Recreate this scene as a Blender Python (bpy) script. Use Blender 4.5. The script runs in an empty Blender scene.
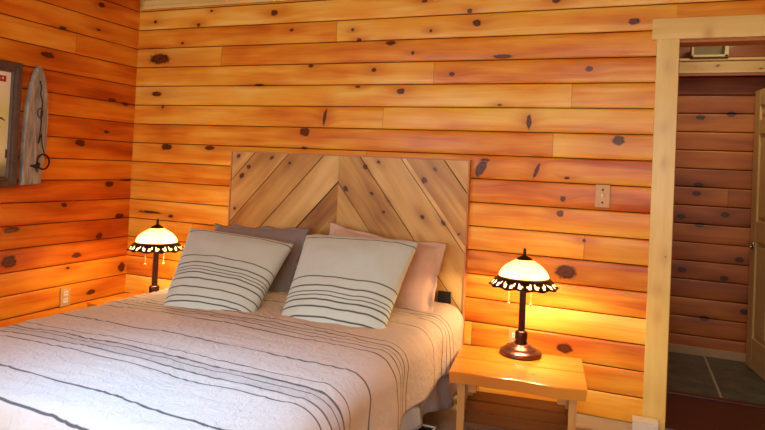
import bpy, bmesh, math, random
import numpy as np
from mathutils import Vector, Matrix, noise
C = bpy.context.scene.collection
SC = bpy.context.scene
# ------------------------------------------------------------------ camera
CX, CY, CZ, YAW, PIT, ROLL, FPX, SYP = 3.3887, -3.5261, 1.2723, 0.3824, 0.0169, 0.0463, 620.0, -58.19
fw = Vector((-math.sin(YAW)*math.cos(PIT), math.cos(YAW)*math.cos(PIT), math.sin(PIT)))
r0 = Vector((math.cos(YAW), math.sin(YAW), 0)); u0 = r0.cross(fw)
r2 = r0*math.cos(ROLL)+u0*math.sin(ROLL); u2 = -r0*math.sin(ROLL)+u0*math.cos(ROLL)
cam = bpy.data.cameras.new('camera'); camo = bpy.data.objects.new('camera', cam); C.objects.link(camo)
m = Matrix.Identity(4)
for i in range(3):
    m[i][0] = r2[i]; m[i][1] = u2[i]; m[i][2] = -fw[i]; m[i][3] = (CX, CY, CZ)[i]
camo.matrix_world = m
cam.sensor_width = 36; cam.lens = FPX/765*36; cam.shift_y = SYP/765; cam.clip_start = .02
SC.camera = camo
# ------------------------------------------------------------------ light
SC.view_settings.view_transform = 'Standard'; SC.view_settings.look = 'None'
SC.view_settings.gamma = 1; SC.view_settings.use_curve_mapping = False
SC.view_settings.exposure = 0.32
W = bpy.data.worlds.new('world'); SC.world = W; W.use_nodes = True
W.node_tree.nodes['Background'].inputs[0].default_value = (.75, .85, 1, 1)
W.node_tree.nodes['Background'].inputs[1].default_value = 1.0

def area(name, loc, target, sx, sy, power, col, spread=180):
    l = bpy.data.lights.new(name, 'AREA'); l.shape = 'RECTANGLE'; l.size = sx; l.size_y = sy
    l.energy = power; l.color = col; l.spread = math.radians(spread)
    o = bpy.data.objects.new(name, l); C.objects.link(o); o.location = loc
    o.rotation_euler = (Vector(target)-Vector(loc)).to_track_quat('-Z', 'Y').to_euler()
    return o
area('window_daylight', (0.75, -5.0, 1.5), (0.9, 0, 1.3), 1.1, 1.2, 27, (.93, .97, 1))
area('window_daylight', (3.2, -5.0, 1.45), (3.0, 0, 1.3), 1.5, 1.3, 28, (1, .98, .92))
area('bed_patch_light', (2.05, -2.25, 2.40), (2.02, -1.95, 0), .9, .8, 11.5, (.22, .54, 1), 56)  # unseen lamp added to throw the cool patch on the bed
area('ceiling_fill_light', (3.1, -2.9, 2.39), (3.0, -2.6, 0), .8, .8, 19, (1, .92, .74))  # broad warm fill added under the ceiling, no fixture modelled
area('hall_fill_light', (4.0, .75, 2.46), (4.0, .9, 0), .3, .3, 6.5, (1, .84, .55))  # unseen warm lamp added to brighten the hall
# ------------------------------------------------------------------ material helpers
def s2l(c): return tuple(((v/12.92) if v <= .04045 else ((v+.055)/1.055)**2.4) for v in c)
def hexc(r, g, b): return s2l((r/255, g/255, b/255))+(1,)
class NT:
    def __init__(s, name):
        s.m = bpy.data.materials.new(name); s.m.use_nodes = True; s.t = s.m.node_tree
        s.b = s.t.nodes['Principled BSDF']
    def n(s, ty, **kw):
        nd = s.t.nodes.new(ty)
        for k, v in kw.items(): setattr(nd, k, v)
        return nd
    def put(s, v, sock):
        if hasattr(v, 'is_output') or isinstance(v, bpy.types.NodeSocket): s.t.links.new(v, sock)
        else: sock.default_value = v
    def math(s, op, a, b=0.0, c=None, clamp=False):
        nd = s.n('ShaderNodeMath', operation=op, use_clamp=clamp)
        s.put(a, nd.inputs[0]); s.put(b, nd.inputs[1])
        if c is not None: s.put(c, nd.inputs[2])
        return nd.outputs[0]
    def comb(s, x, y, z):
        nd = s.n('ShaderNodeCombineXYZ'); s.put(x, nd.inputs[0]); s.put(y, nd.inputs[1]); s.put(z, nd.inputs[2]); return nd.outputs[0]
    def noise(s, vec, scale, detail=3, rough=.5, dist=0):
        nd = s.n('ShaderNodeTexNoise'); s.put(vec, nd.inputs['Vector']); nd.inputs['Scale'].default_value = scale
        nd.inputs['Detail'].default_value = detail; nd.inputs['Roughness'].default_value = rough; nd.inputs['Distortion'].default_value = dist
        return nd.outputs['Fac']
    def attr(s, name, out='Fac'):
        nd = s.n('ShaderNodeAttribute', attribute_name=name); return nd.outputs[out]
    def ramp(s, f, stops, interp='LINEAR'):
        nd = s.n('ShaderNodeValToRGB'); cr = nd.color_ramp; cr.interpolation = interp
        while len(cr.elements) < len(stops): cr.elements.new(.5)
        for e, (p, c) in zip(cr.elements, stops): e.position = p; e.color = c
        s.put(f, nd.inputs[0]); return nd.outputs[0]
    def mix(s, f, a, b, bt='MIX'):
        nd = s.n('ShaderNodeMix', data_type='RGBA', blend_type=bt)
        s.put(f, nd.inputs[0]); s.put(a, nd.inputs[6]); s.put(b, nd.inputs[7]); return nd.outputs[2]
    def smooth(s, v, a, b, x=0.0, y=1.0):
        nd = s.n('ShaderNodeMapRange', interpolation_type='SMOOTHSTEP')
        s.put(v, nd.inputs[0])
        for i, q in enumerate((a, b, x, y)): nd.inputs[i+1].default_value = q
        return nd.outputs[0]
    def bump(s, h, strength, dist=.01):
        nd = s.n('ShaderNodeBump'); s.put(h, nd.inputs['Height']); nd.inputs['Strength'].default_value = strength
        nd.inputs['Distance'].default_value = dist; s.put(nd.outputs[0], s.b.inputs['Normal'])
    def set(s, **kw):
        for k, v in kw.items(): s.put(v, s.b.inputs[k.replace('_', ' ')])
        return s.m

def wood_mat(name, stops, seam, knotc, halo, rough=.3, coat=.3, grain=.30, tonew=.72, spec=.5):
    N = NT(name)
    sep = N.n('ShaderNodeSeparateXYZ'); N.put(N.attr('gc', 'Vector'), sep.inputs[0])
    gx, gy, gz = sep.outputs
    hal = N.attr('halo'); kd = N.math('SUBTRACT', 4.0, N.attr('knot')); tone = N.attr('tone'); gap = N.attr('gap')
    warp = N.noise(N.comb(N.math('MULTIPLY', gx, 1.4), N.math('MULTIPLY', gy, 5), gz), 1.0, 2)
    gy2 = N.math('ADD', gy, N.math('MULTIPLY', N.math('ADD', warp, N.math('MULTIPLY', hal, .5)), .05))
    broad = N.noise(N.comb(N.math('MULTIPLY', gx, 1.1), N.math('MULTIPLY', gy2, 16), gz), 1.0, 3, .55, .6)
    fine = N.noise(N.comb(N.math('MULTIPLY', gx, 5), N.math('MULTIPLY', gy2, 190), gz), 1.0, 3, .6)
    patch = N.noise(N.comb(N.math('MULTIPLY', gx, 2.2), N.math('MULTIPLY', gy, 6), N.math('ADD', gz, 9)), 1.0, 2)
    f = N.math('MULTIPLY_ADD', tone, tonew, N.math('MULTIPLY', N.math('SUBTRACT', broad, .5), 1.1))
    f = N.math('ADD', f, N.math('MULTIPLY', N.math('SUBTRACT', fine, .5), grain))
    f = N.math('ADD', f, N.math('MULTIPLY', N.math('SUBTRACT', patch, .5), 1.0))
    f = N.math('ADD', f, .14, clamp=True)
    col = N.ramp(f, stops)
    col = N.mix(N.math('MULTIPLY', hal, .62), col, halo)
    wob = N.noise(N.comb(N.math('MULTIPLY', gx, 40), N.math('MULTIPLY', gy, 60), gz), 1.0, 2)
    kk = N.math('ADD', kd, N.math('MULTIPLY', N.math('SUBTRACT', wob, .5), .8))
    kcol = N.ramp(kk, [(0, knotc[0]), (.45, knotc[1]), (.8, knotc[0]), (1, knotc[0])])
    col = N.mix(N.math('MULTIPLY', N.smooth(kk, .75, 1.25, 1, 0), .96), col, kcol)
    col = N.mix(N.smooth(gap, .35, .8), col, seam)
    N.bump(fine, .06, .004)
    return N.set(Base_Color=col, Roughness=rough, Coat_Weight=coat, Coat_Roughness=.12, Specular_IOR_Level=spec)
SW = .72
def fabric(name, base, stripes=None, stripec=None, bands=(), weave=900, rough=.9, bump=.35, wr=(28, .25), mott=.08):
    """stripes: list of (position, half width) on the 'sv' attribute"""
    N = NT(name); tc = N.n('ShaderNodeTexCoord').outputs['Object']
    n1 = N.noise(tc, wr[0], 5, .6, 1.2); n2 = N.noise(tc, weave, 1); n3 = N.noise(tc, 7, 3)
    col = N.mix(N.math('MULTIPLY', n3, mott*2), base, tuple(c*.72 for c in base[:3])+(1,))
    if stripes:
        sv = N.attr('sv'); acc = None
        for p, w in [(a_, b_*SW) for a_, b_ in stripes]:
            d = N.math('ABSOLUTE', N.math('SUBTRACT', sv, p)); q = N.smooth(d, w*.6, w*1.5, 1, 0)
            acc = q if acc is None else N.math('MAXIMUM', acc, q)
        for a, b in bands:
            d = N.math('ABSOLUTE', N.math('SUBTRACT', sv, (a+b)/2)); q = N.smooth(d, (b-a)/2*.9, (b-a)/2*1.05, .16, 0)
            acc = N.math('MAXIMUM', acc, q)
        col = N.mix(N.math('MULTIPLY', acc, .92), col, stripec)
    h = N.math('ADD', N.math('MULTIPLY', n1, wr[1]*4), N.math('MULTIPLY', n2, .12))
    N.bump(h, bump, .012)
    m = N.set(Base_Color=col, Roughness=rough, Sheen_Weight=.15)
    return m
def plain(name, col, rough=.5, metal=0, **kw):
    N = NT(name); tc = N.n('ShaderNodeTexCoord').outputs['Object']; f = N.noise(tc, 35, 3)
    c2 = tuple(v*.78 for v in col[:3])+(1,)
    return N.set(Base_Color=N.mix(f, col, c2), Roughness=rough, Metallic=metal, **kw)

PINE = wood_mat('varnished_knotty_pine', [(0, hexc(248, 210, 106)), (.35, hexc(240, 176, 62)), (.68, hexc(224, 136, 34)), (1, hexc(184, 84, 16))],
                hexc(92, 34, 8), (hexc(52, 14, 5), hexc(100, 40, 14)), hexc(196, 100, 26), .36, .08, spec=.3)
PINE_L = wood_mat('redlit_knotty_pine', [(0, hexc(244, 178, 66)), (.35, hexc(234, 146, 38)), (.68, hexc(214, 110, 22)), (1, hexc(174, 70, 12))],
                hexc(92, 28, 6), (hexc(52, 12, 4), hexc(96, 34, 12)), hexc(172, 70, 12), .4, .04, spec=.25)  # same wood as PINE; the left wall's redder light is put into its colour
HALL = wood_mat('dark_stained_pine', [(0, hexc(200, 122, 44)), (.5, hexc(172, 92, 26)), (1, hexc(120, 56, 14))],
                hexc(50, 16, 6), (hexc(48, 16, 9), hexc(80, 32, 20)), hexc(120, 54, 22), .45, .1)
HEADM = wood_mat('pale_pine_boards', [(0, hexc(226, 192, 122)), (.4, hexc(206, 164, 92)), (.75, hexc(178, 130, 62)), (1, hexc(146, 94, 42))],
                hexc(84, 50, 18), (hexc(60, 26, 16), hexc(96, 50, 32)), hexc(160, 104, 56), .5, .05, .35)
CASE = wood_mat('clear_pine_trim', [(0, hexc(238, 216, 138)), (.5, hexc(226, 198, 112)), (1, hexc(206, 168, 80))],
                hexc(150, 104, 50), (hexc(80, 44, 24), hexc(120, 74, 44)), hexc(196, 150, 84), .4, .15, .2, .4)
DOORW = wood_mat('door_pine', [(0, hexc(212, 180, 118)), (.5, hexc(196, 160, 98)), (1, hexc(170, 130, 72))],
                hexc(120, 84, 40), (hexc(80, 44, 24), hexc(120, 74, 44)), hexc(170, 126, 70), .45, .1, .2, .4)
TABLEM = wood_mat('honey_pine_slab', [(0, hexc(222, 150, 52)), (.4, hexc(206, 122, 32)), (.75, hexc(192, 104, 26)), (1, hexc(160, 76, 18))],
                hexc(120, 60, 20), (hexc(90, 40, 18), hexc(130, 66, 30)), hexc(196, 110, 40), .28, .4, .25)
LEGM = wood_mat('pine_leg_wood', [(0, hexc(214, 166, 98)), (.5, hexc(192, 140, 76)), (1, hexc(160, 106, 54))],
                hexc(100, 60, 30), (hexc(80, 44, 24), hexc(120, 74, 44)), hexc(160, 108, 60), .5, .1)
LOWM = wood_mat('shade_slat_wood', [(0, hexc(150, 104, 66)), (.5, hexc(122, 80, 50)), (1, hexc(84, 50, 30))],
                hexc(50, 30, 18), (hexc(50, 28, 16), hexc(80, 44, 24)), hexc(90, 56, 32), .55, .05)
BRONZE = plain('dark_bronze', hexc(66, 34, 26), .32, .75)
BRONZE2 = plain('rubbed_bronze', hexc(112, 70, 58), .3, .7)
BLACK = plain('black_metal', hexc(20, 19, 20), .5)
STEEL = plain('brushed_nickel', hexc(200, 196, 188), .25, 1)
WHITE = plain('white_plastic', hexc(232, 228, 220), .4)
IVORY = plain('tan_plate', hexc(216, 168, 104), .4)

# ------------------------------------------------------------------ object helpers
def tag(o, label=None, cat=None, group=None, kind=None):
    if label: o['label'] = label
    if cat: o['category'] = cat
    if group: o['group'] = group
    if kind: o['kind'] = kind
    return o
def link(name, me, mats, parent=None, smooth=True, loc=None, rot=None):
    o = bpy.data.objects.new(name, me); C.objects.link(o)
    for mm in (mats if isinstance(mats, (list, tuple)) else [mats]): me.materials.append(mm)
    if smooth: me.polygons.foreach_set('use_smooth', [True]*len(me.polygons))
    if parent: o.parent = parent
    if loc: o.location = loc
    if rot: o.rotation_euler = rot
    return o
def empty(name, loc, rz=0):
    o = bpy.data.objects.new(name, None); C.objects.link(o); o.location = loc; o.rotation_euler = (0, 0, rz); return o
def bm2o(name, bm, mats, parent=None, smooth=False, **kw):
    me = bpy.data.meshes.new(name); bmesh.ops.recalc_face_normals(bm, faces=bm.faces); bm.to_mesh(me); bm.free()
    return link(name, me, mats, parent, smooth, **kw)
def box(bm, c, s, bev=0, rot=None):
    r = bmesh.ops.create_cube(bm, size=1); vs = r['verts']
    for v in vs:
        v.co = Vector((v.co.x*s[0], v.co.y*s[1], v.co.z*s[2]))
    if bev:
        es = list({e for v in vs for e in v.link_edges})
        r = bmesh.ops.bevel(bm, geom=es, offset=bev, segments=2, affect='EDGES', profile=.6)
        vs = list({v for f in r['faces'] for v in f.verts} | {v for v in vs if v.is_valid})
    for v in vs:
        p = v.co
        if rot: p = rot @ p
        v.co = p+Vector(c)
    return vs
def lathe(bm, prof, n=40, c=(0, 0, 0), close=False):
    rings = []
    for r, z in prof:
        if r < 1e-5: rings.append([bm.verts.new((c[0], c[1], c[2]+z))]); continue
        rings.append([bm.verts.new((c[0]+r*math.cos(2*math.pi*i/n), c[1]+r*math.sin(2*math.pi*i/n), c[2]+z)) for i in range(n)])
    for a, b in zip(rings, rings[1:]):
        for i in range(n):
            j = (i+1) % n
            if len(a) == 1 and len(b) == 1: continue
            if len(a) == 1: bm.faces.new((a[0], b[j], b[i]))
            elif len(b) == 1: bm.faces.new((a[i], a[j], b[0]))
            else: bm.faces.new((a[i], a[j], b[j], b[i]))
def tube(bm, pts, r, n=8):
    pts = [Vector(p) for p in pts]; rings = []
    for i, p in enumerate(pts):
        t = (pts[min(i+1, len(pts)-1)]-pts[max(i-1, 0)]).normalized()
        a = t.orthogonal().normalized() if i == 0 else (pa - t*pa.dot(t)).normalized()
        pa = a; b = t.cross(a)
        rr = r[i] if isinstance(r, (list, tuple)) else r
        rings.append([bm.verts.new(p+(a*math.cos(2*math.pi*k/n)+b*math.sin(2*math.pi*k/n))*rr) for k in range(n)])
    for a, b in zip(rings, rings[1:]):
        for k in range(n): bm.faces.new((a[k], a[(k+1) % n], b[(k+1) % n], b[k]))
    bm.faces.new(rings[0][::-1]); bm.faces.new(rings[-1])

# --- plank surfaces: grid with rounded board profile and wood attributes
class Planks:
    """collects board grids; every vertex gets gc (grain coords), tone, knot, halo and gap attributes"""
    def __init__(s): s.v = []; s.f = []; s.gc = []; s.tone = []; s.gap = []; s.uv = []
    def grid(s, O, S, T, Nn, s0, s1, t0, t1, profile, tone, seed, step=.012, thick=0, joints=()):
        """S along grain, T across; profile list of (t fraction, depth, gap)"""
        O, S, T, Nn = map(Vector, (O, S, T, Nn))
        ns = max(1, int(round((s1-s0)/step))); base = len(s.v)
        ss = [s0+(s1-s0)*i/ns for i in range(ns+1)]
        for i, a in enumerate(ss):
            for (tf, dep, gp) in profile:
                b = t0+(t1-t0)*tf
                s.v.append(O+S*a+T*b+Nn*dep); s.gc.append((a, b, seed)); s.tone.append(tone)
                e = .62 if (joints and i in (0, ns) and joints[0 if i == 0 else 1]) else gp
                s.gap.append(e); s.uv.append((a, b))
        m = len(profile)
        for i in range(ns):
            for j in range(m-1):
                a = base+i*m+j; s.f.append((a, a+m, a+m+1, a+1))
        if thick:
            # closed slab: back and sides
            def vert(a, b, dep):
                s.v.append(O+S*a+T*b+Nn*dep); s.gc.append((a, b, seed)); s.tone.append(tone); s.gap.append(0); s.uv.append((a, b)); return len(s.v)-1
            fl = [base+i*m for i in range(ns+1)]; fr = [base+i*m+m-1 for i in range(ns+1)]
            bl = [vert(ss[i], t0, -thick) for i in range(ns+1)]; br = [vert(ss[i], t1, -thick) for i in range(ns+1)]
            for i in range(ns):
                s.f += [(fl[i], bl[i], bl[i+1], fl[i+1]), (fr[i], fr[i+1], br[i+1], br[i]), (bl[i], br[i], br[i+1], bl[i+1])]
            s.f.append(tuple([base+j for j in range(m)])+(br[0], bl[0]))
            e = base+ns*m
            s.f.append((bl[ns], br[ns])+tuple(e+j for j in range(m-1, -1, -1)))
    def build(s, name, mat, parent=None, knots=(), kfun=None, warpfn=None, smooth=True, loc=None, rot=None, kscale=.86):
        me = bpy.data.meshes.new(name)
        V = np.array([tuple(v) for v in s.v])
        if warpfn: V = warpfn(V)
        me.from_pydata(V.tolist(), [], s.f)
        n = len(s.v)
        P = kfun(V) if kfun else np.array(s.uv)
        kd = np.full(n, 4.0); hl = np.zeros(n)
        for k in knots:
            kx, kz, rx, rz = k[:4]; an = k[4] if len(k) > 4 else 0
            dx = P[:, 0]-kx; dz = P[:, 1]-kz
            if an: dx, dz = dx*math.cos(an)+dz*math.sin(an), -dx*math.sin(an)+dz*math.cos(an)
            kd = np.minimum(kd, np.sqrt((dx/rx/kscale)**2+(dz/rz/kscale)**2))
            hl = np.maximum(hl, np.exp(-(dx/(3.2*rx+.02))**2-(dz/(1.7*rz+.006))**2))
        for nm, arr in (('tone', s.tone), ('gap', s.gap), ('knot', np.maximum(0, 4-kd)), ('halo', hl)):
            a = me.attributes.new(nm, 'FLOAT', 'POINT'); a.data.foreach_set('value', np.asarray(arr, dtype=np.float32))
        a = me.attributes.new('gc', 'FLOAT_VECTOR', 'POINT'); a.data.foreach_set('vector', np.asarray(s.gc, dtype=np.float32).ravel())
        o = link(name, me, mat, parent, smooth, loc, rot)
        return o
FLAT = [(0, -.0015, 0), (.015, 0, 0), (.25, 0, 0), (.5, 0, 0), (.75, 0, 0), (.985, 0, 0), (1, -.0015, 0)]
H = .137
def siding_profile():
    out = [(0, -.006, 1), (.012, -.004, .9), (.028, .000, 0)]
    for t in (.06, .1, .16, .24, .34, .44, .54, .64, .74, .82, .89, .93): out.append((t, .0042*(1-abs(2*t-1)**3)+.0005, 0))
    out += [(.972, .000, 0), (.988, -.004, .9), (1, -.006, 1)]
    return out
SID = siding_profile()
def siding(pk, O, S, Nn, L, z0, z1, seed, toner, step=.008):
    """horizontal boards from z0 to z1 at the global pitch H, with random butt joints"""
    rnd = random.Random(seed)
    k0 = int(math.floor(z0/H+1e-6)); k1 = int(math.ceil(z1/H-1e-6))
    for k in range(k0, k1):
        b0, b1 = k*H, (k+1)*H
        rr = random.Random(seed*100+k); x = -rr.uniform(.4, 3.0); first = True
        while x < L:
            ln = rr.uniform(3.0, 5.5); a0, a1 = max(x, 0), min(x+ln, L)
            tn = toner(k, rr); sd = rr.uniform(0, 50)
            if a1 > a0+.02:
                prof = SID
                if b1 > z1+1e-4: # cut board
                    fr = (z1-b0)/H; prof = [p for p in SID if p[0] < fr-.01]+[(fr, prof[-4][1], 0)]
                if b0 < z0-1e-4:
                    fr = (z0-b0)/H; prof = [(fr, .004, 0)]+[p for p in prof if p[0] > fr+.01]
                pk.grid(O, S, (0, 0, 1), Nn, a0, a1, b0, b1, prof, tn, sd, step, joints=(a0 > 0, a1 < L))
            x += ln

# ------------------------------------------------------------------ setting
KB=[(0.209,1.978,0.108,0.043),(0.154,2.248,0.019,0.015),(0.538,2.21,0.018,0.014),(0.643,2.303,0.013,0.011),(0.407,2.087,0.018,0.011),(0.198,1.725,0.055,0.021),(0.259,1.631,0.013,0.014),(0.313,1.346,0.054,0.025),(0.685,1.35,0.05,0.017),(1.15,2.264,0.031,0.023),(1.29,2.145,0.019,0.013),(1.731,2.127,0.014,0.013),(1.776,2.062,0.02,0.013),(1.992,2.036,0.039,0.016),(2.246,2.101,0.012,0.012),(2.479,2.209,0.018,0.015),(2.199,2.284,0.026,0.012),(2.138,1.971,0.016,0.012),(1.444,1.905,0.022,0.013),(1.887,1.872,0.02,0.015),(2.387,1.84,0.022,0.015),(1.057,1.784,0.047,0.01),(1.784,1.767,0.02,0.009),(2.072,1.738,0.032,0.019),(1.563,1.576,0.014,0.057,-.15),(1.423,1.477,0.04,0.033),(1.422,1.373,0.029,0.01),(2.524,2.136,0.029,0.024),(2.968,2.24,0.027,0.016),(3.372,2.107,0.035,0.021),(2.684,1.937,0.068,0.014),(3.155,1.857,0.025,0.017),(2.846,1.564,0.016,0.045),(3.319,1.472,0.036,0.028),(2.676,1.659,0.017,0.008),(2.606,1.341,0.046,0.009),(2.585,1.294,0.03,0.06,-.5),(2.898,1.291,0.012,0.05,-.35),(3.063,1.26,0.021,0.009),(3.047,1.145,0.018,0.019),(3.034,1.064,0.021,0.022),(3.165,0.928,0.013,0.01),(3.078,0.749,0.063,0.043),(3.089,0.338,0.047,0.03),(0.381,0.859,0.026,0.014),(0.191,0.874,0.144,0.011)]
KL=[(-0.358,2.287,0.034,0.02),(-0.372,2.113,0.026,0.01),(-0.648,2.064,0.03,0.012),(-0.752,1.872,0.057,0.021),(-0.218,1.655,0.045,0.014),(-0.097,1.641,0.038,0.014),(-0.256,1.428,0.027,0.014),(-0.469,1.34,0.049,0.023),(-0.204,1.067,0.045,0.022),(-0.049,1.094,0.068,0.009),(-0.567,0.934,0.027,0.016),(-0.097,0.837,0.048,0.021),(-0.271,0.709,0.035,0.024),(-0.452,0.598,0.049,0.02),(-0.052,0.466,0.038,0.04),(-0.319,0.332,0.043,0.02),(-0.517,0.521,0.019,0.01),(-0.928,0.8,0.059,0.021),(-0.935,0.612,0.058,0.042)]
ROOMX, ROOMY, CEIL = 4.9, -5.1, 2.42
DX0, DX1, DZ = 3.578, 4.40, 2.003
tb = lambda k, r: r.uniform(0, 1)*.75 + (.0 if k > 12 else .15)  # lower boards toned deeper, the lamps' redder light put into the tone
pk = Planks()
siding(pk, (-.02, 0, 0), (1, 0, 0), (0, -1, 0), DX0+.02, 0, CEIL, 7, tb)
siding(pk, (DX0, 0, 0), (1, 0, 0), (0, -1, 0), ROOMX-DX0, DZ, CEIL, 7, tb, .03)
siding(pk, (DX1, 0, 0), (1, 0, 0), (0, -1, 0), ROOMX-DX1, 0, DZ, 9, tb, .05)
o = pk.build('wall_back', PINE, knots=KB, kfun=lambda V: V[:, [0, 2]]); tag(o, kind='structure')
pk = Planks()
siding(pk, (0, .02, 0), (0, -1, 0), (1, 0, 0), 1.92, 0, CEIL, 21, lambda k, r: .2+.7*r.random())
siding(pk, (0, -1.9, 0), (0, -1, 0), (1, 0, 0), -ROOMY-1.9, 0, CEIL, 22, lambda k, r: .2+.7*r.random(), .05)
o = pk.build('wall_left', PINE_L, knots=KL, kfun=lambda V: V[:, [1, 2]]); tag(o, kind='structure')
pk = Planks()
siding(pk, (ROOMX, 0, 0), (0, -1, 0), (-1, 0, 0), -ROOMY, 0, CEIL, 31, lambda k, r: .1+.7*r.random(), .1)
tag(pk.build('wall_right', PINE), kind='structure')
# wall behind the camera with two window openings
def wallrect(pk, x0, x1, z0, z1, sd): siding(pk, (x0, ROOMY, 0), (1, 0, 0), (0, 1, 0), x1-x0, z0, z1, sd, lambda k, r: .1+.7*r.random(), .1)
pk = Planks()
for a in ((0, .15, 0, CEIL), (.15, 1.35, 0, .85), (.15, 1.35, 2.15, CEIL), (1.35, 2.4, 0, CEIL), (2.4, 4.0, 0, .75), (2.4, 4.0, 2.15, CEIL), (4.0, ROOMX, 0, CEIL)):
    wallrect(pk, *a, 41)
tag(pk.build('wall_front', PINE), kind='structure')
for n, (x0, x1, z0, z1) in enumerate(((.15, 1.35, .85, 2.15), (2.4, 4.0, .75, 2.15)), 1):
    bm = bmesh.new(); y = ROOMY
    for c, s in (((x0+.02, y-.03, (z0+z1)/2), (.05, .1, z1-z0)), ((x1-.02, y-.03, (z0+z1)/2), (.05, .1, z1-z0)),
                 (((x0+x1)/2, y-.03, z0+.02), (x1-x0, .1, .05)), (((x0+x1)/2, y-.03, z1-.02), (x1-x0, .1, .05)), (((x0+x1)/2, y-.03, (z0+z1)/2), (.03, .05, z1-z0))):
        box(bm, c, s)
    tag(bm2o('window_%d' % n, bm, WHITE), kind='structure')
# floor
N = NT('pale_floor'); tc = N.n('ShaderNodeTexCoord').outputs['Object']; sp = N.n('ShaderNodeSeparateXYZ'); N.put(tc, sp.inputs[0])
g = N.noise(N.comb(N.math('MULTIPLY', sp.outputs[0], 3), N.math('MULTIPLY', sp.outputs[1], 40), 0.), 1, 4)
N.set(Base_Color=N.mix(g, hexc(176, 168, 158), hexc(150, 140, 128)), Roughness=.6)
bm = bmesh.new(); box(bm, (ROOMX/2, ROOMY/2-.0, -.03), (ROOMX+.2, -ROOMY+.2, .06)); tag(bm2o('floor', bm, N.m), kind='structure')
# closed ceiling, no opening above the added skylight frame
bm = bmesh.new()
box(bm, (ROOMX/2, ROOMY/2, CEIL+.02), (ROOMX+.2, -ROOMY+.2, .04)); 
N = NT('ceiling_boards'); tc = N.n('ShaderNodeTexCoord').outputs['Object']; g = N.noise(tc, 6, 4)
N.set(Base_Color=N.mix(g, hexc(224, 176, 110), hexc(196, 140, 76)), Roughness=.5)
tag(bm2o('ceiling', bm, N.m), kind='structure')
# crown trim along both walls
pk = Planks()
pk.grid((0, -.024, 2.337), (1, 0, 0), (0, 0, 1), (0, -1, 0), 0.02, ROOMX, 0, .028, FLAT, .2, 3, .05, .02)
pk.grid((0, -.016, 2.366), (1, 0, 0), (0, 0, 1), (0, -1, 0), 0.02, ROOMX, 0, .04, FLAT, .35, 5, .05, .014)
tag(pk.build('trim_1', CASE), kind='structure')
# door casing and jamb
KC=[(3.55,1.861,0.007,0.006,1.5708),(3.53,1.544,0.006,0.007,1.5708),(3.548,1.362,0.006,0.007,1.5708),(3.561,0.882,0.010,0.011,1.5708),(3.529,0.709,0.006,0.006,1.5708),(3.534,0.575,0.008,0.007,1.5708),(3.725,2.022,0.006,0.010,1.5708)]
pk = Planks()
pk.grid((0, -.026, 0), (0, 0, 1), (1, 0, 0), (0, -1, 0), 0.001, DZ, 3.487, 3.594, FLAT, .45, 2, .01, .024)
pk.grid((0, -.026, 0), (0, 0, 1), (1, 0, 0), (0, -1, 0), 0.001, DZ, DX1-.012, DX1+.09, FLAT, .5, 12, .03, .024)
pk.grid((0, -.030, 0), (1, 0, 0), (0, 0, 1), (0, -1, 0), 3.463, DX1+.12, DZ-.001, DZ+.106, FLAT, .35, 6, .01, .028)
tag(pk.build('trim_2', CASE, knots=KC, kfun=lambda V: V[:, [0, 2]], smooth=False), kind='structure')
bm = bmesh.new()
WT = .12
box(bm, (DX0+.004, WT/2+.001, DZ/2), (.020, WT, DZ), .002); box(bm, (DX1+.006, WT/2+.001, DZ/2), (.020, WT, DZ), .002)
box(bm, ((DX0+DX1)/2, WT/2+.001, DZ-.006), (DX1-DX0-.01, WT, .02), .002)
box(bm, (DX0+.018, WT*.62, DZ/2), (.012, .035, DZ-.03), .002)
tag(bm2o('trim_3', bm, plain('jamb_wood', hexc(196, 124, 62), .4)), kind='structure')
# hall beyond the doorway
HY, HX0, HX1 = 1.62, 3.2, 4.95
pk = Planks()
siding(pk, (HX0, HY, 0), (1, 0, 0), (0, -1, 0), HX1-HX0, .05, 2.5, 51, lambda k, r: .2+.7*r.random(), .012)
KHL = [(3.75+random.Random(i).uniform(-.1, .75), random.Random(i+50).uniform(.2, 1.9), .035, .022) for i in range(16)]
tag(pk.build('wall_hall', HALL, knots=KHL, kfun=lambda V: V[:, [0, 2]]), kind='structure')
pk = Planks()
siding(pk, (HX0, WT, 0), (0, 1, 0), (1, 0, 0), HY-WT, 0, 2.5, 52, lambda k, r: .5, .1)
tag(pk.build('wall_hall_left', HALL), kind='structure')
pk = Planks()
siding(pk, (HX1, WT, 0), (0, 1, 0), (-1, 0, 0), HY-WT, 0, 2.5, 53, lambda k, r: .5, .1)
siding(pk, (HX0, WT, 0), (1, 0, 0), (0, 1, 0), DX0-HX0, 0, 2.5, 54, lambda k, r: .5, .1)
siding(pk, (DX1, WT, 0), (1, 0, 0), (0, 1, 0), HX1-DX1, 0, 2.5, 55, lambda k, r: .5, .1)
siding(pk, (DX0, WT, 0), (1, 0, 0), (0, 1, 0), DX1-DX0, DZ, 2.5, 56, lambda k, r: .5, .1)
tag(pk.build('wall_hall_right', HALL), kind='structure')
bm = bmesh.new(); box(bm, ((HX0+HX1)/2, HY/2+.06, 2.52), (HX1-HX0+.1, HY, .04)); tag(bm2o('ceiling_hall', bm, HALL), kind='structure')
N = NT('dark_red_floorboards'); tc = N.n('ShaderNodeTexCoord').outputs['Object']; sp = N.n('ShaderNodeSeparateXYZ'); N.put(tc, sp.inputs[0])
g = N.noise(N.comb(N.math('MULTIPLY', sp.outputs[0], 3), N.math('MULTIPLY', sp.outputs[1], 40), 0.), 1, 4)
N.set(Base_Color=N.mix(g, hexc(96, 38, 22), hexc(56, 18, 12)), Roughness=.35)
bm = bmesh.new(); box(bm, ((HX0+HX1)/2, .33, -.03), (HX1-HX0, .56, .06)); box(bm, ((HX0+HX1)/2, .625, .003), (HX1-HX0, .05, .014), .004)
box(bm, ((DX0+DX1)/2, .07, .0), (DX1-DX0, .13, .012), .003)
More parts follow.
